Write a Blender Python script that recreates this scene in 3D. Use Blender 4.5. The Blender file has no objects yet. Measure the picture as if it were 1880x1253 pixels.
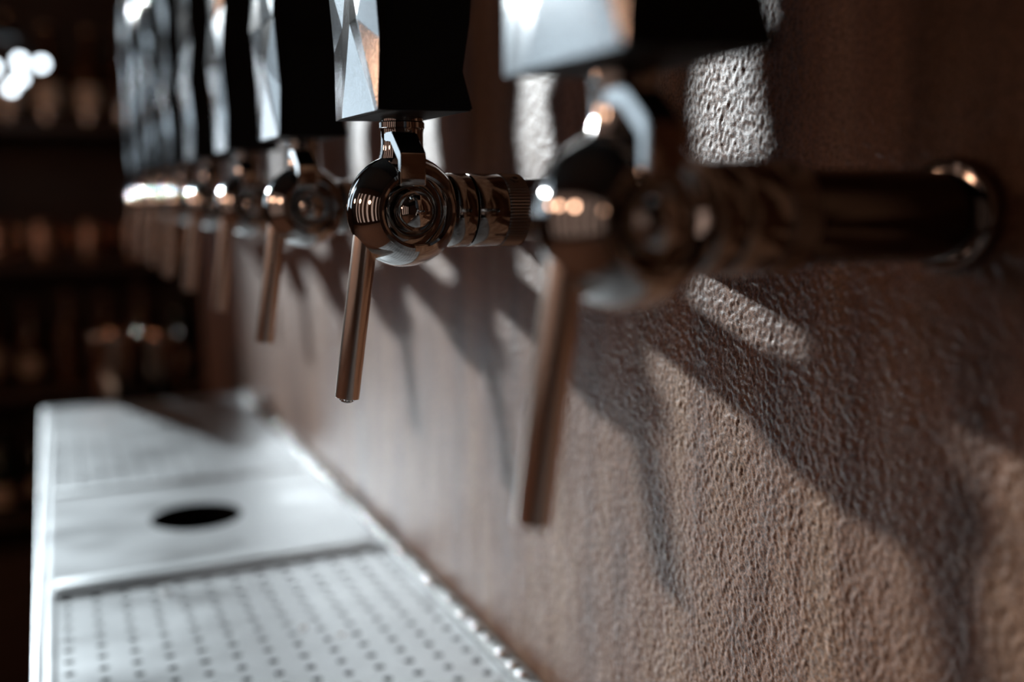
import bpy, bmesh, math, random
import numpy as np
from mathutils import Vector, Matrix
random.seed(7)
sc = bpy.context.scene
C = sc.collection
PI = math.pi

# ------------------------------------------------------------------ camera
CZ = 1.42                                   # camera height above the floor
YAW, PITCH = math.radians(24.659), math.radians(8.264)
cam_data = bpy.data.cameras.new('camera')
cam_data.sensor_width = 36.0
cam_data.lens = 35.0
cam_data.clip_start = 0.01
cam_data.dof.use_dof = True
cam_data.dof.focus_distance = 0.344
cam_data.dof.aperture_fstop = 3.7
cam = bpy.data.objects.new('camera', cam_data)
C.objects.link(cam)
cam.location = (0, 0, CZ)
cam.rotation_euler = (PI / 2 - PITCH, 0, -YAW)
sc.camera = cam

# ------------------------------------------------------------------ world, sun, exposure
world = bpy.data.worlds.new('overcast_bright_sky')
sc.world = world
world.use_nodes = True
bg = world.node_tree.nodes['Background']
bg.inputs['Color'].default_value = (0.72, 0.86, 1.0, 1)
bg.inputs['Strength'].default_value = 1.6
world.cycles.sampling_method = 'AUTOMATIC'

SUN_DIR = Vector((1.0, -2.68, -0.70)).normalized()      # the way the light travels
sun_data = bpy.data.lights.new('sun', 'SUN')
sun_data.energy = 8.0
sun_data.angle = math.radians(1.2)
sun_data.color = (0.93, 0.97, 1.0)
sun = bpy.data.objects.new('sun', sun_data)
C.objects.link(sun)
sun.location = (-3, 9, 5)
sun.rotation_euler = SUN_DIR.to_track_quat('-Z', 'Y').to_euler()

sc.view_settings.view_transform = 'Standard'
sc.view_settings.look = 'None'
sc.view_settings.gamma = 1.0
sc.view_settings.use_curve_mapping = False
sc.view_settings.exposure = 0.0
sc.cycles.caustics_reflective = False
sc.cycles.caustics_refractive = False
sc.cycles.blur_glossy = 0.5

# ------------------------------------------------------------------ helpers
def mat(name, color=(0.5, 0.5, 0.5), metallic=0.0, rough=0.5, **kw):
    m = bpy.data.materials.new(name)
    m.use_nodes = True
    b = m.node_tree.nodes['Principled BSDF']
    b.inputs['Base Color'].default_value = (*color, 1)
    b.inputs['Metallic'].default_value = metallic
    b.inputs['Roughness'].default_value = rough
    for k, v in kw.items():
        b.inputs[k.replace('_', ' ')].default_value = v
    return m, m.node_tree, b

def node(nt, kind, **inputs):
    n = nt.nodes.new(kind)
    for k, v in inputs.items():
        n.inputs[k].default_value = v
    return n

def coords(nt, scale=(1, 1, 1)):
    tc = nt.nodes.new('ShaderNodeTexCoord')
    mp = nt.nodes.new('ShaderNodeMapping')
    mp.inputs['Scale'].default_value = scale
    nt.links.new(tc.outputs['Object'], mp.inputs['Vector'])
    return mp.outputs['Vector']

def ramp(nt, src, stops):
    r = nt.nodes.new('ShaderNodeValToRGB')
    e = r.color_ramp.elements
    e[0].position, e[0].color = stops[0][0], (*stops[0][1], 1)
    e[1].position, e[1].color = stops[-1][0], (*stops[-1][1], 1)
    for p, c in stops[1:-1]:
        x = e.new(p)
        x.color = (*c, 1)
    nt.links.new(src, r.inputs['Fac'])
    return r.outputs['Color']

def noise(nt, vec, scale, detail=2.0, rough=0.5):
    n = node(nt, 'ShaderNodeTexNoise', Scale=scale, Detail=detail, Roughness=rough)
    nt.links.new(vec, n.inputs['Vector'])
    return n.outputs['Fac']

def bump(nt, bsdf, height, strength=1.0, distance=0.001, prev=None):
    b = node(nt, 'ShaderNodeBump', Strength=strength, Distance=distance)
    nt.links.new(height, b.inputs['Height'])
    if prev is not None:
        nt.links.new(prev, b.inputs['Normal'])
    nt.links.new(b.outputs['Normal'], bsdf.inputs['Normal'])
    return b.outputs['Normal']

def math_node(nt, op, a, b):
    n = nt.nodes.new('ShaderNodeMath')
    n.operation = op
    for i, v in enumerate((a, b)):
        if isinstance(v, (int, float)):
            n.inputs[i].default_value = v
        else:
            nt.links.new(v, n.inputs[i])
    return n.outputs[0]

def mesh_obj(name, bm, material, parent=None, smooth=None, loc=None):
    me = bpy.data.meshes.new(name)
    bmesh.ops.recalc_face_normals(bm, faces=bm.faces[:])
    bm.to_mesh(me)
    bm.free()
    if smooth is not None:
        for p in me.polygons:
            p.use_smooth = True
        me.set_sharp_from_angle(angle=math.radians(smooth))
    me.materials.append(material)
    o = bpy.data.objects.new(name, me)
    C.objects.link(o)
    if parent is not None:
        o.parent = parent
    if loc is not None:
        o.location = loc
    return o

def tag(o, label, cat, group=None):
    o['label'] = label
    o['category'] = cat
    if group:
        o['group'] = group
    return o

def struct(o):
    o['kind'] = 'structure'
    return o

def thing(name, label, cat, loc=(0, 0, 0), rotz=0.0, group=None):
    o = bpy.data.objects.new(name, None)
    o.empty_display_size = 0.02
    C.objects.link(o)
    o.location = loc
    o.rotation_euler = (0, 0, rotz)
    return tag(o, label, cat, group)

def copy_tree(o, parent=None):
    c = o.copy()
    C.objects.link(c)
    c.parent = parent
    for ch in list(o.children):
        copy_tree(ch, c)
    return c

def box(bm, x0, x1, y0, y1, z0, z1, bevel=0.0):
    vs = [bm.verts.new((x, y, z)) for x in (x0, x1) for y in (y0, y1) for z in (z0, z1)]
    fs = [(0, 1, 3, 2), (4, 6, 7, 5), (0, 4, 5, 1), (2, 3, 7, 6), (0, 2, 6, 4), (1, 5, 7, 3)]
    faces = [bm.faces.new([vs[i] for i in f]) for f in fs]
    if bevel:
        es = list({e for f in faces for e in f.edges})
        bmesh.ops.bevel(bm, geom=es, offset=bevel, segments=2, affect='EDGES', profile=0.5)
    return bm

AX = {'X': Matrix(((0, 0, 1), (1, 0, 0), (0, 1, 0))), 'Y': Matrix(((1, 0, 0), (0, 0, 1), (0, -1, 0))),
      'Z': Matrix.Identity(3)}

def lathe(bm, prof, axis='Z', segs=48, origin=(0, 0, 0), cap0=True, cap1=True, ripple=None):
    """prof: list of (radius, height along axis)."""
    M = AX[axis] if isinstance(axis, str) else axis
    o = Vector(origin)
    rings = []
    for r, h in prof:
        if r < 1e-7:
            rings.append([bm.verts.new(o + M @ Vector((0, 0, h)))])
        else:
            ring = []
            for i in range(segs):
                a = 2 * PI * i / segs
                rr = r - (ripple if (ripple and i % 2) else 0.0)
                ring.append(bm.verts.new(o + M @ Vector((rr * math.cos(a), rr * math.sin(a), h))))
            rings.append(ring)
    for A, B in zip(rings, rings[1:]):
        if len(A) == 1 and len(B) == 1:
            continue
        for i in range(max(len(A), len(B))):
            j = (i + 1) % segs
            if len(A) == 1:
                bm.faces.new((A[0], B[i], B[j]))
            elif len(B) == 1:
                bm.faces.new((A[i], B[0], A[j]))
            else:
                bm.faces.new((A[i], B[i], B[j], A[j]))
    if cap0 and len(rings[0]) > 1:
        bm.faces.new(rings[0])
    if cap1 and len(rings[-1]) > 1:
        bm.faces.new(rings[-1])
    return bm

def axis_to(d):
    return Vector(d).normalized().to_track_quat('Z', 'Y').to_matrix()

def prism(bm, poly, x0, x1, taper=0.0):
    """poly in (y, z), extruded along X."""
    a = [bm.verts.new((x0, y, z)) for y, z in poly]
    b = [bm.verts.new((x1, y, z)) for y, z in poly]
    bm.faces.new(a)
    bm.faces.new(b[::-1])
    n = len(poly)
    for i in range(n):
        j = (i + 1) % n
        bm.faces.new((a[i], b[i], b[j], a[j]))
    return bm

# ------------------------------------------------------------------ materials
# rough brown plaster of the tap wall
M_WALL, nt, b = mat('brown_rough_plaster', rough=0.46, Specular_IOR_Level=0.27)
v = coords(nt)
vs = coords(nt, (1, 1, 0.45))
grain = noise(nt, v, 2400, 2.0, 0.6)
streak = noise(nt, coords(nt, (1, 1, 0.12)), 38, 3.0, 0.6)
stain = noise(nt, coords(nt, (1, 1, 0.5)), 14, 3.0, 0.6)
mix = math_node(nt, 'ADD', math_node(nt, 'MULTIPLY', streak, 0.6), math_node(nt, 'MULTIPLY', stain, 0.4))
col = ramp(nt, mix, [(0.36, (0.070, 0.027, 0.013)), (0.5, (0.142, 0.066, 0.035)), (0.64, (0.215, 0.124, 0.076))])
speck = noise(nt, v, 1000, 1.0, 0.5)
sp_ = ramp(nt, speck, [(0.34, (0.45, 0.42, 0.40)), (0.5, (0.95, 0.95, 0.95)), (0.66, (1.35, 1.36, 1.38))])
mm = nt.nodes.new('ShaderNodeMix')
mm.data_type = 'RGBA'
mm.blend_type = 'MULTIPLY'
mm.inputs[0].default_value = 1.0
nt.links.new(col, mm.inputs[6])
nt.links.new(sp_, mm.inputs[7])
nt.links.new(mm.outputs[2], b.inputs['Base Color'])
bump(nt, b, grain, 0.6, 0.0002)

M_CHROME, nt, b = mat('polished_chrome', (0.62, 0.61, 0.60), 1.0, 0.05)
M_CHROME_RING, nt, b = mat('machined_chrome', (0.33, 0.31, 0.295), 1.0, 0.10)
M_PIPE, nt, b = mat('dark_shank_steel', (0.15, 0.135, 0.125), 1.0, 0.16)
M_SPOUT, nt, b = mat('polished_spout_steel', (0.88, 0.76, 0.68), 1.0, 0.25)
M_KNURL, nt, b = mat('knurled_steel', (0.36, 0.33, 0.31), 1.0, 0.28)
M_DARK, nt, b = mat('dark_recess', (0.01, 0.01, 0.01), 0.0, 0.9, Specular_IOR_Level=0.05)
M_HBODY, nt, b = mat('black_handle_paint', (0.006, 0.006, 0.007), 0.0, 0.55, Specular_IOR_Level=0.2)
M_HFACE, nt, b = mat('cast_handle_metal', (0.74, 0.735, 0.73), 1.0, 0.08)
v = coords(nt)
bump(nt, b, noise(nt, v, 3000, 2.0, 0.6), 0.35, 0.00006)

M_STEEL, nt, b = mat('brushed_stainless', (0.60, 0.635, 0.66), 1.0, 0.36)
v = coords(nt, (40, 900, 40))
sc_ = noise(nt, v, 1.0, 2.0, 0.6)
wear = noise(nt, coords(nt, (1.0, 2.2, 1.0)), 13, 2.0, 0.5)
rg = math_node(nt, 'ADD', math_node(nt, 'MULTIPLY', sc_, 0.16), math_node(nt, 'MULTIPLY', wear, 0.42))
nt.links.new(math_node(nt, 'ADD', rg, 0.20), b.inputs['Roughness'])
bump(nt, b, sc_, 0.25, 0.0002)
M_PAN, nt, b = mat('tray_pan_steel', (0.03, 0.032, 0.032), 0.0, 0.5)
M_BEAD, nt, b = mat('drop_bead_metal', (0.95, 0.96, 0.97), 1.0, 0.12)
M_LIP, nt, b = mat('dull_lip_steel', (0.34, 0.35, 0.35), 1.0, 0.62)
M_WATER, nt, b = mat('water', (1, 1, 1), 0.0, 0.02, IOR=1.33, Transmission_Weight=1.0)
M_COUNTER, nt, b = mat('black_counter', (0.008, 0.008, 0.009), 0.0, 0.95, Specular_IOR_Level=0.02)
v = coords(nt)
nt.links.new(ramp(nt, noise(nt, v, 30, 2), [(0.3, (0.006, 0.006, 0.007)), (0.7, (0.012, 0.011, 0.011))]), b.inputs['Base Color'])

def wood(name, c0, c1, rough=0.5):
    m, nt, b = mat(name, c0, 0, rough)
    n = noise(nt, coords(nt, (3, 30, 30)), 1.5, 4.0, 0.6)
    nt.links.new(ramp(nt, n, [(0.3, c0), (0.7, c1)]), b.inputs['Base Color'])
    return m
M_FLOOR = wood('oak_floor', (0.24, 0.14, 0.092), (0.36, 0.215, 0.145), 0.6)
M_SHELF = wood('dark_shelf_wood', (0.045, 0.025, 0.016), (0.08, 0.046, 0.03), 0.5)
M_ROOM, nt, b = mat('dark_brown_room_paint', (0.035, 0.022, 0.017), 0, 0.8)
nt.links.new(ramp(nt, noise(nt, coords(nt), 3, 3), [(0.3, (0.055, 0.030, 0.020)), (0.7, (0.085, 0.048, 0.033))]), b.inputs['Base Color'])
M_CEIL, nt, b = mat('black_ceiling_paint', (0.02, 0.02, 0.02), 0, 0.85)
M_FRAME, nt, b = mat('black_window_frame', (0.015, 0.015, 0.016), 0, 0.4)

M_PANE = bpy.data.materials.new('window_glass')
M_PANE.use_nodes = True
nt = M_PANE.node_tree
nt.nodes.clear()
out = nt.nodes.new('ShaderNodeOutputMaterial')
mx = nt.nodes.new('ShaderNodeMixShader')
tr = nt.nodes.new('ShaderNodeBsdfTransparent')
tr.inputs['Color'].default_value = (0.95, 0.97, 0.97, 1)
gl = nt.nodes.new('ShaderNodeBsdfGlossy')
gl.inputs['Roughness'].default_value = 0.02
fr = nt.nodes.new('ShaderNodeFresnel')
fr.inputs['IOR'].default_value = 1.45
nt.links.new(fr.outputs[0], mx.inputs[0])
nt.links.new(tr.outputs[0], mx.inputs[1])
nt.links.new(gl.outputs[0], mx.inputs[2])
nt.links.new(mx.outputs[0], out.inputs['Surface'])

def translucent(name, color):
    m = bpy.data.materials.new(name)
    m.use_nodes = True
    nt = m.node_tree
    nt.nodes.clear()
    out = nt.nodes.new('ShaderNodeOutputMaterial')
    tl = nt.nodes.new('ShaderNodeBsdfTranslucent')
    tl.inputs['Color'].default_value = (*color, 1)
    nt.links.new(tl.outputs[0], out.inputs['Surface'])
    return m
M_BLIND = translucent('warm_translucent_blind', (1.0, 0.55, 0.38))
M_FROST = translucent('added_frosted_glass', (0.85, 0.90, 0.93))

def glass(name, color, rough=0.03):
    return mat(name, color, 0.0, rough, Transmission_Weight=0.6, IOR=1.5)[0]
M_AMBER = glass('amber_bottle_glass', (0.16, 0.055, 0.015))
M_GREEN = glass('dark_green_bottle_glass', (0.02, 0.035, 0.02))
M_CLEAR = glass('clear_glass', (0.9, 0.95, 0.95))
M_LABEL, nt, b = mat('cream_paper_label', (0.60, 0.44, 0.32), 0, 0.7)
M_CAP, nt, b = mat('bottle_cap_metal', (0.45, 0.33, 0.24), 1.0, 0.3)
M_BLACK, nt, b = mat('black_plastic', (0.01, 0.01, 0.011), 0, 0.45)

# ------------------------------------------------------------------ layout constants (camera at x=0, y=0)
PITCH_Y = 0.15                       # spacing of the taps along the wall
BX, BY, BZ = 0.1127, 0.3375, CZ - 0.0049   # ball centre of the tap in focus
WX = 0.2119                          # face of the tap wall
TZ = CZ - 0.2468                     # top of the drip tray grates

# ------------------------------------------------------------------ the room
def slab(name, material, dims, bevel=0.0):
    x0, x1, y0, y1, z0, z1 = dims
    bm = bmesh.new()
    box(bm, x0, x1, y0, y1, z0, z1, bevel)
    return struct(mesh_obj(name, bm, material))
def lattice(y, z, wave, seed):
    # smooth value noise on a lattice of the given wavelength
    u, w = y / wave, z / wave
    iu, iw = np.floor(u).astype(np.int64), np.floor(w).astype(np.int64)
    fu, fw = u - iu, w - iw
    fu, fw = fu * fu * fu * (fu * (fu * 6 - 15) + 10), fw * fw * fw * (fw * (fw * 6 - 15) + 10)
    def hsh(a, c):
        n = (a * 374761393 + c * 668265263 + seed * 974711) & 0xFFFFFFFF
        n = ((n ^ (n >> 13)) * 1274126177) & 0xFFFFFFFF
        return ((n ^ (n >> 16)) & 0xFFFF) / 65535.0
    a, b_, c, d = hsh(iu, iw), hsh(iu + 1, iw), hsh(iu, iw + 1), hsh(iu + 1, iw + 1)
    return (a * (1 - fu) + b_ * fu) * (1 - fw) + (c * (1 - fu) + d * fu) * fw
def plaster_wall():
    # rough plaster: a finely divided face with real relief, denser where the camera sees it closely
    ys = [-1.6, -.8, -.3, .0]
    y = .06
    while y < 1.66:
        ys.append(y)
        y += .00054 if y < .46 else .00054 + (y - .46) * .0045
    ys.append(1.66)
    zs = [0.0, .6, CZ - .34] + list(np.arange(CZ - .285, CZ + .17, .00062)) + [CZ + .25, 2.4, 3.8]
    Y, Z = np.meshgrid(np.array(ys), np.array(zs), indexing='ij')
    y2, z2 = Y + .35 * Z, Z - .35 * Y              # turn the lattice away from the grid
    wy, wz = y2 + .0012 * lattice(Y, Z, .004, 5), z2 + .0012 * lattice(Y, Z, .0043, 6)
    h = .00044 * lattice(wy, wz, .00125, 1) ** 1.5 + .00024 * lattice(wz, wy, .00083, 2) + .00012 * lattice(wy, wz, .0047, 3)
    h += .00032 * lattice(Y, Z * .35, .014, 4)
    ny, nz = Y.shape
    co = np.stack([WX + .0004 - h, Y, Z], -1).reshape(-1, 3)
    idx = np.arange(ny * nz).reshape(ny, nz)
    q = np.stack([idx[:-1, :-1], idx[:-1, 1:], idx[1:, 1:], idx[1:, :-1]], -1).reshape(-1, 4)
    # back and edges of the slab
    n0 = len(co)
    rim_ = np.concatenate([idx[:, 0], idx[-1, 1:], idx[-2::-1, -1], idx[0, -2:0:-1]])
    bk = co[rim_].copy()
    bk[:, 0] = WX + .12
    co = np.concatenate([co, bk])
    m = len(rim_)
    k = np.arange(m)
    side = np.stack([rim_, rim_[(k + 1) % m], n0 + (k + 1) % m, n0 + k], -1)
    q = np.concatenate([q, side])
    me = bpy.data.meshes.new('wall_right')
    me.vertices.add(len(co))
    me.vertices.foreach_set('co', co.astype(np.float32).ravel())
    me.loops.add(q.size)
    me.loops.foreach_set('vertex_index', q.astype(np.int32).ravel())
    me.polygons.add(len(q))
    me.polygons.foreach_set('loop_start', np.arange(0, q.size, 4, dtype=np.int32))
    sm = np.ones(len(q), dtype=bool)
    sm[-m:] = False
    me.polygons.foreach_set('use_smooth', sm)
    me.update(calc_edges=True)
    me.validate()
    me.materials.append(M_WALL)
    o = bpy.data.objects.new('wall_right', me)
    C.objects.link(o)
    return struct(o)
plaster_wall()
slab('floor', M_FLOOR, (-3.4, 2.0, -3.2, 5.2, -0.1, 0))
slab('ceiling', M_CEIL, (-3.4, 2.0, -3.2, 5.2, 3.8, 3.9))
# left wall with a row of windows behind warm translucent blinds
LZ0, LZ1 = 0.25, 3.10
LW = [(c - .19, c + .19) for c in (-2.35, -1.6, -.85, -.1, .65, 1.4, 2.15, 2.9)]
bm = bmesh.new()
box(bm, -3.5, -3.4, -3.2, 5.2, 0, LZ0)
box(bm, -3.5, -3.4, -3.2, 5.2, LZ1, 3.8)
ys = [-3.2] + [q for w in LW for q in w] + [5.2]
for k in range(0, len(ys), 2):
    box(bm, -3.5, -3.4, ys[k], ys[k + 1], LZ0, LZ1)
struct(mesh_obj('wall_left', bm, M_ROOM))
for k, (a, c) in enumerate(LW):
    wn = bpy.data.objects.new('window_%d' % (k + 2), None)
    C.objects.link(wn)
    wn.location = (-3.45, (a + c) / 2, LZ0)
    struct(wn)
    hh = (c - a) / 2
    bm = bmesh.new()
    for d in ((-.05, .05, -hh, hh, 0, .04), (-.05, .05, -hh, hh, LZ1 - LZ0 - .04, LZ1 - LZ0), (-.05, .05, -hh, -hh + .04, .04, LZ1 - LZ0 - .04), (-.05, .05, hh - .04, hh, .04, LZ1 - LZ0 - .04)):
        box(bm, *d)
    mesh_obj('window_frame', bm, M_FRAME, wn)
    for (p, q) in ((-hh + .04, hh - .04),):
        bm = bmesh.new()
        box(bm, -.004, .004, p, q, .04, LZ1 - LZ0 - .04)
        mesh_obj('pane', bm, M_PANE, wn)
        bm = bmesh.new()
        bm.faces.new([bm.verts.new((.02, yy, zz)) for yy, zz in ((p, .045), (q, .045), (q, LZ1 - LZ0 - .045), (p, LZ1 - LZ0 - .045))])
        mesh_obj('blind', bm, M_BLIND, wn)
slab('wall_back', M_ROOM, (-3.4, 2.0, -3.3, -3.2, 0, 3.8))
slab('wall_service', M_ROOM, (2.0, 2.1, -3.2, 5.2, 0, 3.8))
# far wall: two tall windows; pier added against sun, frosted door added for reflections
WZ0, WZ1 = 1.55, 3.55
OPEN = [(-3.25, -2.55, WZ0, WZ1), (-1.92, -1.26, WZ0, WZ1), (-1.14, -.33, 0.0, 2.35)]
bm = bmesh.new()
xs = [-3.4] + [q for w in OPEN for q in w[:2]] + [2.0]
for k in range(0, len(xs), 2):
    box(bm, xs[k], xs[k + 1], 5.2, 5.35, 0, 3.8)
for (x0, x1, z0, z1) in OPEN:
    if z0 > 0:
        box(bm, x0, x1, 5.2, 5.35, 0, z0)
    box(bm, x0, x1, 5.2, 5.35, z1, 3.8)
struct(mesh_obj('wall_far', bm, M_ROOM))
for k, (x0, x1, z0, z1) in enumerate(OPEN):
    win = bpy.data.objects.new('added_door_1' if k == 2 else 'window_%d' % (k + 10), None)  # doorway invented so the far handle facets mirror something bright
    C.objects.link(win)
    win.location = ((x0 + x1) / 2, 5.27, z0)
    struct(win)
    hw, hh = (x1 - x0) / 2, z1 - z0
    fw = .06 if k == 2 else .03
    bm = bmesh.new()
    for d in ((-hw, hw, -.04, .04, 0, fw), (-hw, hw, -.04, .04, hh - fw, hh), (-hw, -hw + fw, -.04, .04, fw, hh - fw), (hw - fw, hw, -.04, .04, fw, hh - fw)):
        box(bm, *d)
    mesh_obj('added_door_frame' if k == 2 else 'window_frame', bm, M_FRAME, win)
    bm = bmesh.new()
    if k == 2:
        bm.faces.new([bm.verts.new(p) for p in ((-hw + fw, 0, 1.42), (hw - fw, 0, 1.42), (hw - fw, 0, 1.95), (-hw + fw, 0, 1.95))])
    else:
        box(bm, -hw + fw, hw - fw, -.004, .004, fw, hh - fw)
    mesh_obj('pane', bm, M_FROST if k == 2 else M_PANE, win)
    if k == 2:
        for (a, c) in ((fw, 1.42), (1.95, hh - fw)):
            bm = bmesh.new()
            box(bm, -hw + fw, hw - fw, -.02, .02, a, c)
            mesh_obj('added_door_panel', bm, M_FRAME, win)
    if k < 2:
        pl = bpy.data.lights.new('window_portal', 'AREA')
        pl.shape = 'RECTANGLE'
        pl.size, pl.size_y = x1 - x0, hh
        pl.cycles.is_portal = True
        po = bpy.data.objects.new('window_portal', pl)
        C.objects.link(po)
        po.location = ((x0 + x1) / 2, 5.36, (z0 + z1) / 2)
        po.rotation_euler = (-PI / 2, 0, 0)

# ------------------------------------------------------------------ bar counter under the tray
bm = bmesh.new()
box(bm, -0.018, WX - .0018, -0.9, 1.39, 0.0, TZ - 0.032, 0.003)
tag(mesh_obj('bar_counter', bm, M_COUNTER), 'black bar counter carrying the steel drip tray along the brown wall', 'counter')

# ------------------------------------------------------------------ drip tray
tray = thing('drip_tray', 'long stainless steel drip tray with perforated grates below the taps', 'drip tray', (0, 0, TZ - 0.03))
TX0, TX1, TY0, TY1 = -0.0235, 0.2085, -0.25, 1.262
D = 0.03
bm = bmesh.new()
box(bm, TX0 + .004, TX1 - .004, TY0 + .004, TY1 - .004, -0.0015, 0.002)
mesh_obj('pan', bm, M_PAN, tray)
def rim(name, x0, x1, y0, y1, z1=D + .0015, z0=-0.0015, bev=.0012, material=None):
    bm = bmesh.new()
    box(bm, x0, x1, y0, y1, z0, z1, bev)
    return mesh_obj(name, bm, material or M_STEEL, tray, 40)
rim('rim', TX0, TX0 + .0055, TY0, TY1)
rim('rim', TX0 + .0058, TX0 + .0115, TY0 + .006, TY1 - .006, D + .0006, D - .004, .0006)
rim('rim', TX0 + .0055, TX1, TY1 - .006, TY1)
rim('rim', TX0 + .0055, TX1, TY0, TY0 + .006)
rim('back_lip', TX1 - .0055, TX1 + .0018, TY0 + .006, TY1 - .006, D + .005, material=M_LIP)
# perforated grates: one sheet with round holes
def grate(x0, x1, y0, y1, px, py, r, z, t=.0016):
    nx, ny = round((x1 - x0) / px), round((y1 - y0) / py)
    px, py = (x1 - x0) / nx, (y1 - y0) / ny
    bm = bmesh.new()
    corner = {}
    def cv(i, j, zz):
        k = (i, j, zz)
        if k not in corner:
            corner[k] = bm.verts.new((x0 + i * px, y0 + j * py, zz))
        return corner[k]
    n = 12
    for i in range(nx):
        for j in range(ny):
            cx, cy = x0 + (i + .5) * px, y0 + (j + .5) * py
            top = [bm.verts.new((cx + r * math.cos(2 * PI * k / n), cy + r * math.sin(2 * PI * k / n), z)) for k in range(n)]
            bot = [bm.verts.new((q.co.x, q.co.y, z - t)) for q in top]
            q = [cv(i + 1, j + 1, z), cv(i, j + 1, z), cv(i, j, z), cv(i + 1, j, z)]
            st = [1, 4, 7, 10]     # hole vertices nearest the corners (45, 135, 225, 315 degrees, roughly)
            for s in range(4):
                a, e = st[s], st[(s + 1) % 4]
                idx = [(a + m) % n for m in range(4)]
                bm.faces.new([q[s]] + [q[(s + 1) % 4]] + [top[m] for m in reversed(idx)])
            for k in range(n):
                bm.faces.new((top[k], top[(k + 1) % n], bot[(k + 1) % n], bot[k]))
    return bm
mesh_obj('grate', grate(TX0 + .0095, TX1 - .007, TY0 + .008, .6525, .016, .0150, .0027, D), M_STEEL, tray)
mesh_obj('grate', grate(TX0 + .0095, TX1 - .007, .9005, TY1 - .008, .016, .0150, .0027, D), M_STEEL, tray)
# rinser plate with its round opening
def plate_with_hole(x0, x1, y0, y1, hx, hy, r, z0, z1, n=64):
    bm = bmesh.new()
    def outer(a):
        dx, dy = math.cos(a), math.sin(a)
        k = min((x1 - hx) / dx if dx > 1e-9 else 9e9, (x0 - hx) / dx if dx < -1e-9 else 9e9,
                (y1 - hy) / dy if dy > 1e-9 else 9e9, (y0 - hy) / dy if dy < -1e-9 else 9e9)
        return hx + dx * k, hy + dy * k
    angs = [2 * PI * i / n for i in range(n)] + [math.atan2(y - hy, x - hx) % (2 * PI) for x in (x0, x1) for y in (y0, y1)]
    angs = sorted(set(angs))
    R = []
    for a in angs:
        ox, oy = outer(a)
        R.append([bm.verts.new(p) for p in ((ox, oy, z0), (ox, oy, z1), (hx + (r + .0008) * math.cos(a), hy + (r + .0008) * math.sin(a), z1),
                                            (hx + r * math.cos(a), hy + r * math.sin(a), z1 - .0008), (hx + r * math.cos(a), hy + r * math.sin(a), z0))])
    m = len(R)
    for i in range(m):
        A, B = R[i], R[(i + 1) % m]
        for k in range(2):
            bm.faces.new((A[k], A[k + 1], B[k + 1], B[k]))
    return bm
pl_ = mesh_obj('rinser_plate', plate_with_hole(TX0 + .0095, TX1 - .007, .6545, .8985, .088, .776, .033, D - .003, D + .0022), M_STEEL, tray)
bm = bmesh.new()
lathe(bm, [(.0338, D + .0020), (.0338, .003), (.0330, .0028), (0, .0028)], 'Z', 48, (.088, .776, 0), cap0=False)
mesh_obj('rinser_well', bm, M_DARK, tray, 40)
bm = bmesh.new()
lathe(bm, [(.006, .004), (.006, .012), (.004, .014), (0, .0145)], 'Z', 20, (.088, .776, -.002))
for k in range(4):
    a = k * PI / 2 + .5
    lathe(bm, [(.0016, 0), (.0016, .026)], axis_to((math.cos(a), math.sin(a), 0)), 8, (.088 + .004 * math.cos(a), .776 + .004 * math.sin(a), .009))
mesh_obj('rinser_nozzle', bm, M_PAN, tray, 40)
# stamped bars across the plate
for y in (.668, .885):
    bm = bmesh.new()
    box(bm, TX0 + .012, TX1 - .012, y - .006, y + .006, D + .0018, D + .0034, .0008)
    mesh_obj('plate_bar', bm, M_STEEL, tray, 40)
# shiny metal beads standing for glinting water drops along the back lip
bm = bmesh.new()
bmesh.ops.create_icosphere(bm, subdivisions=2, radius=.0032)
bead = mesh_obj('drop_bead', bm, M_BEAD, tray, 60)
rb = random.Random(3)
y = .415
first = True
while y < 1.2:
    o = bead if first else bead.copy()
    if not first:
        C.objects.link(o)
    first = False
    o.parent = tray
    o.location = (TX1 - .0040 + rb.uniform(-.0008, .0008), y, D + .0052)
    s = rb.uniform(.5, 1.15)
    o.scale = (s, s * 1.2, s * .8)
    y += rb.choice((.010, .012, .015, .022)) * rb.uniform(.8, 1.2)

# water drops left on the grate
for (x, y, r, w) in ((.052, .632, .0032, 'beside the rinser plate edge'), (.118, .545, .0024, 'on the middle of the near grate'), (.135, .527, .0020, 'on the near grate towards the wall')):
    bm = bmesh.new()
    lathe(bm, [(r, 0), (r * .95, r * .25), (r * .7, r * .5), (r * .35, r * .64), (0, r * .68)], 'Z', 16)
    o = mesh_obj('water_droplet', bm, M_WATER, None, 80, (x, y, TZ + .0001))
    tag(o, 'clear water droplet lying ' + w, 'droplet', 'water droplets on the drip tray')

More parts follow.
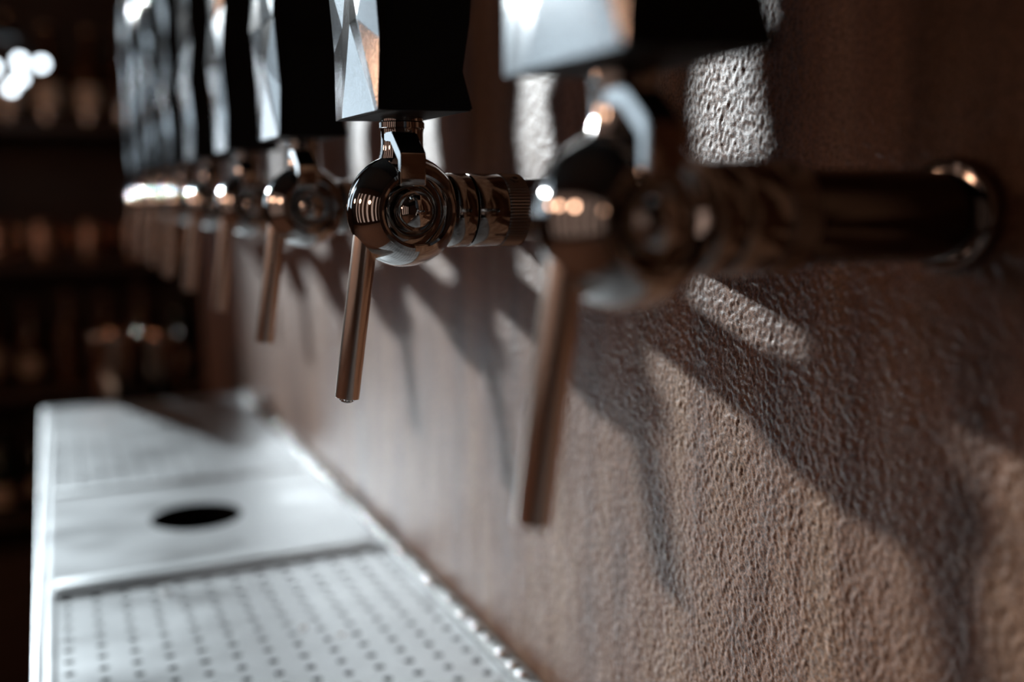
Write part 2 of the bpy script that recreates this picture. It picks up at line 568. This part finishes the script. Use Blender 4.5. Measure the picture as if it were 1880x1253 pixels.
# ------------------------------------------------------------------ beer taps
def make_tap():
    t = thing('beer_tap', '', 'beer tap', (0, 0, 0))
    R = .0198
    # ball body, cut flat on the two sides (axis Y)
    bm = bmesh.new()
    c = .0142
    rc = math.sqrt(R * R - c * c)
    a0 = math.asin(c / R)
    prof = [(rc - .0008, -c - .0006)] + [(R * math.cos(-a0 + 2 * a0 * i / 24), R * math.sin(-a0 + 2 * a0 * i / 24)) for i in range(25)] + [(rc - .0008, c + .0006)]
    lathe(bm, prof, 'Y', 72, cap0=False, cap1=False)
    ball = mesh_obj('ball_body', bm, M_CHROME, t, 35)
    for s in (-1, 1):
        M = axis_to((0, s, 0))
        bm = bmesh.new()
        lathe(bm, [(rc - .0001, c - .0004), (rc - .0001, c + .0012), (rc - .0012, c + .0016), (rc - .0020, c + .0012), (rc - .0022, c + .0004)], M, 72, cap0=False, cap1=False)
        mesh_obj('bezel_ring', bm, M_CHROME, ball, 30)
        bm = bmesh.new()
        lathe(bm, [(rc - .0019, c + .0004), (rc - .0024, c + .0008), (.0066, c - .0040), (.0060, c - .0040)], M, 72, cap0=False, cap1=False)
        mesh_obj('dial_dish', bm, M_CHROME, ball, 30)
        bm = bmesh.new()
        hr = .0073
        lathe(bm, [(hr * .92, c - .0050)] + [(hr * math.cos(q), c - .0024 + hr * math.sin(q)) for q in [PI / 2 * i / 12 for i in range(12)]] + [(0, c - .0024 + hr)], M, 48, cap0=False)
        mesh_obj('hub_cap', bm, M_CHROME, ball, 30)
    # lever neck with the fork straddling the ball
    bm = bmesh.new()
    lathe(bm, [(.0084, .0166), (.0082, .0182), (.0077, .0200), (.0074, .0225), (.0074, .0272), (.0077, .0282)], 'Z', 48)
    neck = mesh_obj('lever_neck', bm, M_CHROME, t, 35)
    bm = bmesh.new()
    lathe(bm, [(.0074, .0280), (.0079, .0284), (.0079, .0302), (.0074, .0306), (.0074, .0335)], 'Z', 48)
    mesh_obj('neck_ring', bm, M_CHROME, neck, 35)
    for s in (-1,):
        poly = [(.0040, .0265), (.0116, .0265), (.0130, .0258), (.0214, .0196), (.0220, .0184), (.0216, .0088), (.0204, .0080), (.0190, .0088),
                (.0194, .0170), (.0112, .0236), (.0040, .0236)]
        bm = bmesh.new()
        prism(bm, [(s * y, z) for y, z in poly], -.0078, .0010)
        bmesh.ops.bevel(bm, geom=bm.edges[:], offset=.0004, segments=2, affect='EDGES')
        mesh_obj('fork_arm', bm, M_CHROME, neck, 30)
    # handle: black body with a faceted metal front
    hd = handle(t)
    # spout
    p0, p1 = Vector((-.0118, 0, .0050)), Vector((-.0218, 0, -.0655))
    d = (p1 - p0)
    L = d.length
    M = axis_to(d)
    bm = bmesh.new()
    ro, ri = .0043, .0037
    lathe(bm, [(ro, 0), (ro, L - .0003), (ro - .0002, L), (ri, L), (ri, L - .02), (0, L - .021)], M, 40, p0)
    sp = mesh_obj('spout', bm, M_SPOUT, t, 40)
    # shank: collars, knurled ring, pipe and wall flange (axis X)
    bm = bmesh.new()
    lathe(bm, [(.0120, .0135), (.0129, .0160), (.0132, .0166), (.0132, .0228), (.0129, .0234)], 'X', 64)
    mesh_obj('collar', bm, M_CHROME_RING, t, 30)
    bm = bmesh.new()
    lathe(bm, [(.0122, .0232), (.0122, .0238), (.0130, .0240), (.0132, .0244), (.0132, .0352), (.0130, .0357)], 'X', 64)
    mesh_obj('collar', bm, M_CHROME_RING, t, 30)
    bm = bmesh.new()
    lathe(bm, [(.0126, .0355), (.0130, .0360), (.0132, .0365), (.0132, .0436), (.0129, .0442), (.0120, .0444)], 'X', 136, ripple=.0005)
    kn = mesh_obj('knurled_ring', bm, M_KNURL, t)
    Ms = axis_to((0, -.55, .835))
    bm = bmesh.new()
    lathe(bm, [(.0016, .0120), (.0016, .0137), (.0010, .0137), (.0009, .0125), (0, .0125)], Ms, 16, (.0400, 0, 0))
    mesh_obj('set_screw', bm, M_KNURL, kn, 35)
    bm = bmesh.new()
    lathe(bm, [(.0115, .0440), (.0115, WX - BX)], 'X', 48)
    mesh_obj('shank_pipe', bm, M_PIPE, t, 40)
    bm = bmesh.new()
    e = WX - BX
    lathe(bm, [(.0115, e - .0055), (.0138, e - .0050), (.0148, e - .0036), (.0150, e - .0018), (.0150, e)], 'X', 64)
    mesh_obj('wall_flange', bm, M_CHROME_RING, t, 35)
    return t

HB = .0322            # handle bottom above the ball centre
HT = .225             # handle height
def handle(t):
    N, F_, RR, FR = (-.0170, -.0270), (-.0170, .0272), (.0128, -.0340), (.0128, .0180)
    hb = bpy.data.objects
    # levels of the black body; the right side waves in and out
    zs, dxs = [0.0], [0.0]
    z, k = 0.0, 0
    pat = [(.0125, -.0026), (.0275, -.0008), (.0400, .0000)]
    while z < HT - .001:
        for dz, dx in pat:
            zz = z + dz
            if zz > HT:
                break
            zs.append(zz)
            dxs.append(dx)
        z += .040
    bm = bmesh.new()
    rings = []
    for zz, dx in zip(zs, dxs):
        wy = dx * .8
        pts = [(N[0] + .0032, N[1] + .0006), (RR[0] + dx, RR[1] - wy), (FR[0] + dx, FR[1] + wy), (F_[0] + .0032, F_[1])]
        rings.append([bm.verts.new((x, y, HB + zz)) for x, y in pts])
    for A, B in zip(rings, rings[1:]):
        for i in range(4):
            j = (i + 1) % 4
            bm.faces.new((A[i], A[j], B[j], B[i]))
    bm.faces.new(rings[0])
    bm.faces.new(rings[-1])
    bmesh.ops.bevel(bm, geom=[e for e in bm.edges if abs(e.verts[0].co.z - e.verts[1].co.z) < 1e-6 and (e.verts[0].co.z < HB + 1e-5)], offset=.0006, segments=2, affect='EDGES')
    body = mesh_obj('handle_body', bm, M_HBODY, t)
    # faceted front: tiers of triangles, alternately upright and upside down
    T = .052
    bm = bmesh.new()
    sk = bmesh.new()
    def P(v, z, out, side=0.0):
        y = N[1] + (F_[1] - N[1]) * v
        return bm.verts.new((N[0] - out, y, HB + z))
    nt_ = 4
    for k in range(nt_):
        z0 = k * T
        z1 = min(z0 + T, HT)
        up = (k % 2 == 0)
        def zz(tt):
            return z0 + (z1 - z0) * (tt if up else 1 - tt)
        pts = dict(n0=(0, 0, 0), nm=(0, .42, -.0010), n1=(0, 1, .0010), f0=(1, 0, -.0009), fm=(1, .46, -.0009), f1=(1, 1, .0012),
                   q=(.5, 1, .001), nq=(.29, .58, .0017), fq=(.71, .58, .0002), m0=(.76, 0, .0003), pk=(.5, .58, .0008), kk=(.08, 0, -.0004))
        dp = 1.0 if k == 0 else 1.5
        W = {a: P(v, zz(tt), o * dp if tt > 0 or k == 0 else o) for a, (v, tt, o) in pts.items()}
        for f in ('f0 m0 fq', 'm0 pk fq', 'pk q fq', 'kk n0 nq', 'kk nq pk', 'nq q pk', 'm0 kk pk', 'n0 nm nq', 'nm n1 nq', 'n1 q nq',
                  'f0 fq fm', 'fm fq f1', 'fq q f1'):
            bm.faces.new([W[a] for a in f.split()])
        # black flanks from the facet edges back to the body
        for e3, y in (('n0 nm n1', N[1]), ('f0 fm f1', F_[1])):
            fr = [W[a].co.copy() for a in e3.split()]
            A = [sk.verts.new(c) for c in fr]
            B = [sk.verts.new((N[0] + .0034, y + (.0006 if y < 0 else 0), c.z)) for c in fr]
            for i in range(2):
                sk.faces.new((A[i], A[i + 1], B[i + 1], B[i]))
        if k == 0:
            sk.faces.new([sk.verts.new(c) for c in [W[a].co.copy() for a in ('n0', 'kk', 'm0', 'f0')] + [Vector((N[0] + .0034, F_[1], HB)), Vector((N[0] + .0034, N[1], HB))]])
    mesh_obj('handle_flank', sk, M_HBODY, body)
    bmesh.ops.triangulate(bm, faces=[f for f in bm.faces if len(f.verts) == 4])
    bmesh.ops.remove_doubles(bm, verts=bm.verts[:], dist=1e-5)
    es = [e for e in bm.edges if len(e.link_faces) == 2 and e.calc_face_angle(0) > .05]
    bmesh.ops.bevel(bm, geom=es, offset=.00025, segments=1, affect='EDGES')
    mesh_obj('handle_face', bm, M_HFACE, body)
    return body

tap = make_tap()
TAP_LABELS = [
    'blurred chrome beer tap nearest the camera with its pipe running into the wall',
    'sharply focused chrome beer tap, second from the camera',
    'blurred chrome beer tap just behind the sharply focused one',
    'fourth beer tap from the camera in the chrome row',
    'fifth beer tap from the camera in the chrome row',
    'sixth beer tap from the camera in the chrome row',
    'third beer tap from the far end of the chrome row',
    'second beer tap from the far end of the chrome row',
    'last beer tap at the far end of the chrome row',
]
for i, lab in enumerate(TAP_LABELS):
    o = tap if i == 0 else copy_tree(tap)
    o.location = (BX, BY + (i - 1) * PITCH_Y, BZ)
    o['label'] = lab
    o['group'] = 'beer taps in a row on the brown wall'
    if i == 1:
        sp = [c for c in o.children if c.name.startswith('spout')][0]
        bm = bmesh.new()
        bmesh.ops.create_uvsphere(bm, u_segments=20, v_segments=12, radius=.0028)
        for vv in bm.verts:
            vv.co.z *= .55
        mesh_obj('water_droplet', bm, M_WATER, sp, 80, (-.0217, 0, -.0658))

# ------------------------------------------------------------------ things beyond the tray end
def bottle(name, h, r, material, label, cat, loc, group=None, cap=M_CAP, lab_h=None, neck=.32):
    t = thing(name, label, cat, loc, 0, group)
    nr = r * .36
    bm = bmesh.new()
    lathe(bm, [(r * .85, 0), (r, .006), (r, h * (1 - neck - .12)), (r * .92, h * (1 - neck - .06)), (r * .6, h * (1 - neck)), (nr, h * (1 - neck + .06)), (nr, h * .95), (nr * 1.15, h * .955), (nr * 1.15, h * .975), (nr, h * .98)], 'Z', 32)
    mesh_obj('glass_body', bm, material, t, 40)
    bm = bmesh.new()
    lathe(bm, [(nr * 1.05, h * .978), (nr * 1.25, h * .98), (nr * 1.25, h), (nr * 1.1, h * 1.005)], 'Z', 24)
    mesh_obj('cap', bm, cap, t, 40)
    if lab_h:
        bm = bmesh.new()
        lathe(bm, [(r * 1.01, h * .14), (r * 1.012, h * .142), (r * 1.012, h * (.14 + lab_h)), (r * 1.01, h * (.142 + lab_h))], 'Z', 32, cap0=False, cap1=False)
        mesh_obj('label_band', bm, M_LABEL, t, 40)
    return t
CT = TZ - .032                      # counter top
M_TUMBLER = mat('dark_bronze', (0.26, 0.15, 0.10), 1.0, 0.2)[0]
for (x, y, h, lab) in ((.060, 1.318, .112, 'dark bronze tumbler just past the tray end, left of its pair'), (.112, 1.345, .104, 'dark bronze tumbler just past the tray end, right of its pair')):
    t = thing('bronze_tumbler', lab, 'tumbler', (x, y, CT), 0, 'tumblers past the tray end')
    bm = bmesh.new()
    r0, r1 = .024, .031
    lathe(bm, [(r0 * .9, 0), (r0, .003), (r1, h - .001), (r1 - .001, h), (r1 - .002, h - .001), (r0 - .002, .008), (0, .007)], 'Z', 40)
    mesh_obj('tumbler_wall', bm, M_TUMBLER, t, 40)
    bm = bmesh.new()
    lathe(bm, [(r1 * .985 - .001, h * .955), (r1 * .985 + .001, h * .958), (r1 + .0012, h - .002), (r1 + .0004, h + .0004), (r1 - .0016, h + .0002)], 'Z', 40, cap0=False, cap1=False)
    mesh_obj('lip', bm, M_CHROME_RING, t, 40)

# ------------------------------------------------------------------ back bar far behind
SY0, SY1 = 3.05, 3.35
sh = thing('back_bar_shelf', 'dark wooden back bar shelf unit in the blurred background', 'shelf', (.35, 3.2, 0))
bm = bmesh.new()
box(bm, -.75, .75, .13, .15, 0, 2.3)
mesh_obj('back_panel', bm, M_SHELF, sh)
for x in (-.75, 0.33, .73):
    bm = bmesh.new()
    box(bm, x, x + .025, -.15, .13, 0, 2.3, .002)
    mesh_obj('upright', bm, M_SHELF, sh)
SHELVES = (.52, .88, 1.24, 1.62, 2.2)
for z in SHELVES:
    bm = bmesh.new()
    box(bm, -.725, .73, -.15, .13, z - .025, z, .002)
    mesh_obj('shelf_board', bm, M_SHELF, sh)
bm = bmesh.new()
box(bm, -.78, .78, -.20, .15, .0, .42)
mesh_obj('base_cabinet', bm, M_SHELF, sh)
rb = random.Random(11)
words = ['far left', 'second', 'third', 'fourth', 'fifth', 'sixth', 'seventh']
rows = {.52: 'lowest', .88: 'second lowest', 1.62: 'top'}
for z, rn in rows.items():
    x = -.27
    for k in range(7):
        h = rb.uniform(.24, .31)
        r = rb.uniform(.033, .041)
        m, cn = rb.choice(((M_AMBER, 'amber'), (M_AMBER, 'amber'), (M_GREEN, 'dark green')))
        place = 'leftmost' if k == 0 else words[k] + ' from left'
        bottle('liquor_bottle', h, r, m, f'{cn} glass bottle {place} on the {rn} back bar shelf', 'bottle', (x + rb.uniform(-.008, .008), 3.12 + rb.uniform(-.03, .05), z),
               'bottles on the back bar shelves', lab_h=rb.choice((None, .2, .26)))
        x += .098

# copper mugs along the middle shelf
M_COPPER = mat('polished_copper', (0.80, 0.50, 0.36), 1.0, 0.18)[0]
def make_mug():
    t = thing('copper_mug', '', 'mug')
    bm = bmesh.new()
    lathe(bm, [(.034, 0), (.040, .004), (.045, .03), (.043, .075), (.041, .105), (.042, .108), (.039, .107), (.041, .03), (.036, .008), (0, .007)], 'Z', 40)
    mesh_obj('cup', bm, M_COPPER, t, 40)
    bm = bmesh.new()
    n, m = 14, 8
    R = []
    for i in range(n + 1):
        a = -PI / 2 + PI * i / n
        c = Vector((.042 + .026 * math.cos(a), 0, .058 + .034 * math.sin(a)))
        d = Vector((math.cos(a), 0, math.sin(a)))
        R.append([bm.verts.new(c + d * .0045 * math.cos(2 * PI * k / m) + Vector((0, 1, 0)) * .0045 * math.sin(2 * PI * k / m)) for k in range(m)])
    for A, B in zip(R, R[1:]):
        for k in range(m):
            bm.faces.new((A[k], B[k], B[(k + 1) % m], A[(k + 1) % m]))
    mesh_obj('mug_handle', bm, M_COPPER, t, 60)
    return t
mug = make_mug()
for k, x in enumerate((-.255, -.135, -.015, .105, .225, .345)):
    o = mug if k == 0 else copy_tree(mug)
    o.location = (x, 3.12 + .02 * (k % 2), 1.24)
    o.rotation_euler = (0, 0, (.3, -.5, .2, 2.4, -.2, .6)[k])
    o['label'] = 'copper mug ' + ('leftmost' if k == 0 else words[k] + ' from left') + ' on the middle back bar shelf'
    o['group'] = 'copper mugs on the middle back bar shelf'

# invented glowing cluster, stands in for window glints on glassware before the back bar
M_GLINT = bpy.data.materials.new('cool_glint_glow')
M_GLINT.use_nodes = True
nt = M_GLINT.node_tree
nt.nodes.clear()
out = nt.nodes.new('ShaderNodeOutputMaterial')
em = node(nt, 'ShaderNodeEmission', Color=(0.82, 0.92, 1.0, 1), Strength=9.0)
nt.links.new(em.outputs[0], out.inputs['Surface'])
lamp = thing('glint_cluster', 'added cluster of small glowing balls as glassware glints before the dark back bar', 'lamp', (-.085, 2.75, 1.545))
bm = bmesh.new()
lathe(bm, [(.004, .28), (.004, 2.2)], 'Z', 10)
mesh_obj('cord', bm, M_BLACK, lamp)
bm = bmesh.new()
lathe(bm, [(.03, .24), (.045, .25), (.03, .28), (.008, .29)], 'Z', 24)
mesh_obj('canopy', bm, M_BLACK, lamp, 40)
for (x, z) in ((-.075, .175), (-.02, .18), (.037, .20), (.037, .16), (.015, .135), (-.072, .14), (.085, .195)):
    d = Vector((x, 0, z)) - Vector((x * .3, 0, .25))
    bm = bmesh.new()
    lathe(bm, [(.003, 0), (.003, d.length)], axis_to(d), 8, (x * .3, 0, .25))
    st = mesh_obj('stem', bm, M_BLACK, lamp)
    bm = bmesh.new()
    bmesh.ops.create_uvsphere(bm, u_segments=16, v_segments=10, radius=.010)
    mesh_obj('glint_ball', bm, M_GLINT, st, 80, (x, 0, z))

# warm globes added out of view on the left to fill the wall's shade
M_GLOBE = bpy.data.materials.new('warm_fill_glow')
M_GLOBE.use_nodes = True
nt = M_GLOBE.node_tree
nt.nodes.clear()
out = nt.nodes.new('ShaderNodeOutputMaterial')
em = node(nt, 'ShaderNodeEmission', Color=(1.0, 0.56, 0.36, 1), Strength=20.0)
nt.links.new(em.outputs[0], out.inputs['Surface'])
for k, y in enumerate((.35, 1.35, 2.35)):
    t = thing('fill_globe', 'warm fill globe added over the room, ' + ('nearest the camera end', 'middle one of three', 'nearest the window end')[k],
              'lamp', (-1.9, y, 1.90), 0, 'added fill globes over the guest side')
    bm = bmesh.new()
    bmesh.ops.create_uvsphere(bm, u_segments=24, v_segments=16, radius=.11)
    mesh_obj('globe', bm, M_GLOBE, t, 80)
    bm = bmesh.new()
    lathe(bm, [(.03, .10), (.04, .105), (.035, .15), (.006, .165), (.004, .17), (.004, 1.90)], 'Z', 20)
    mesh_obj('cord_and_cap', bm, M_BLACK, t, 40)
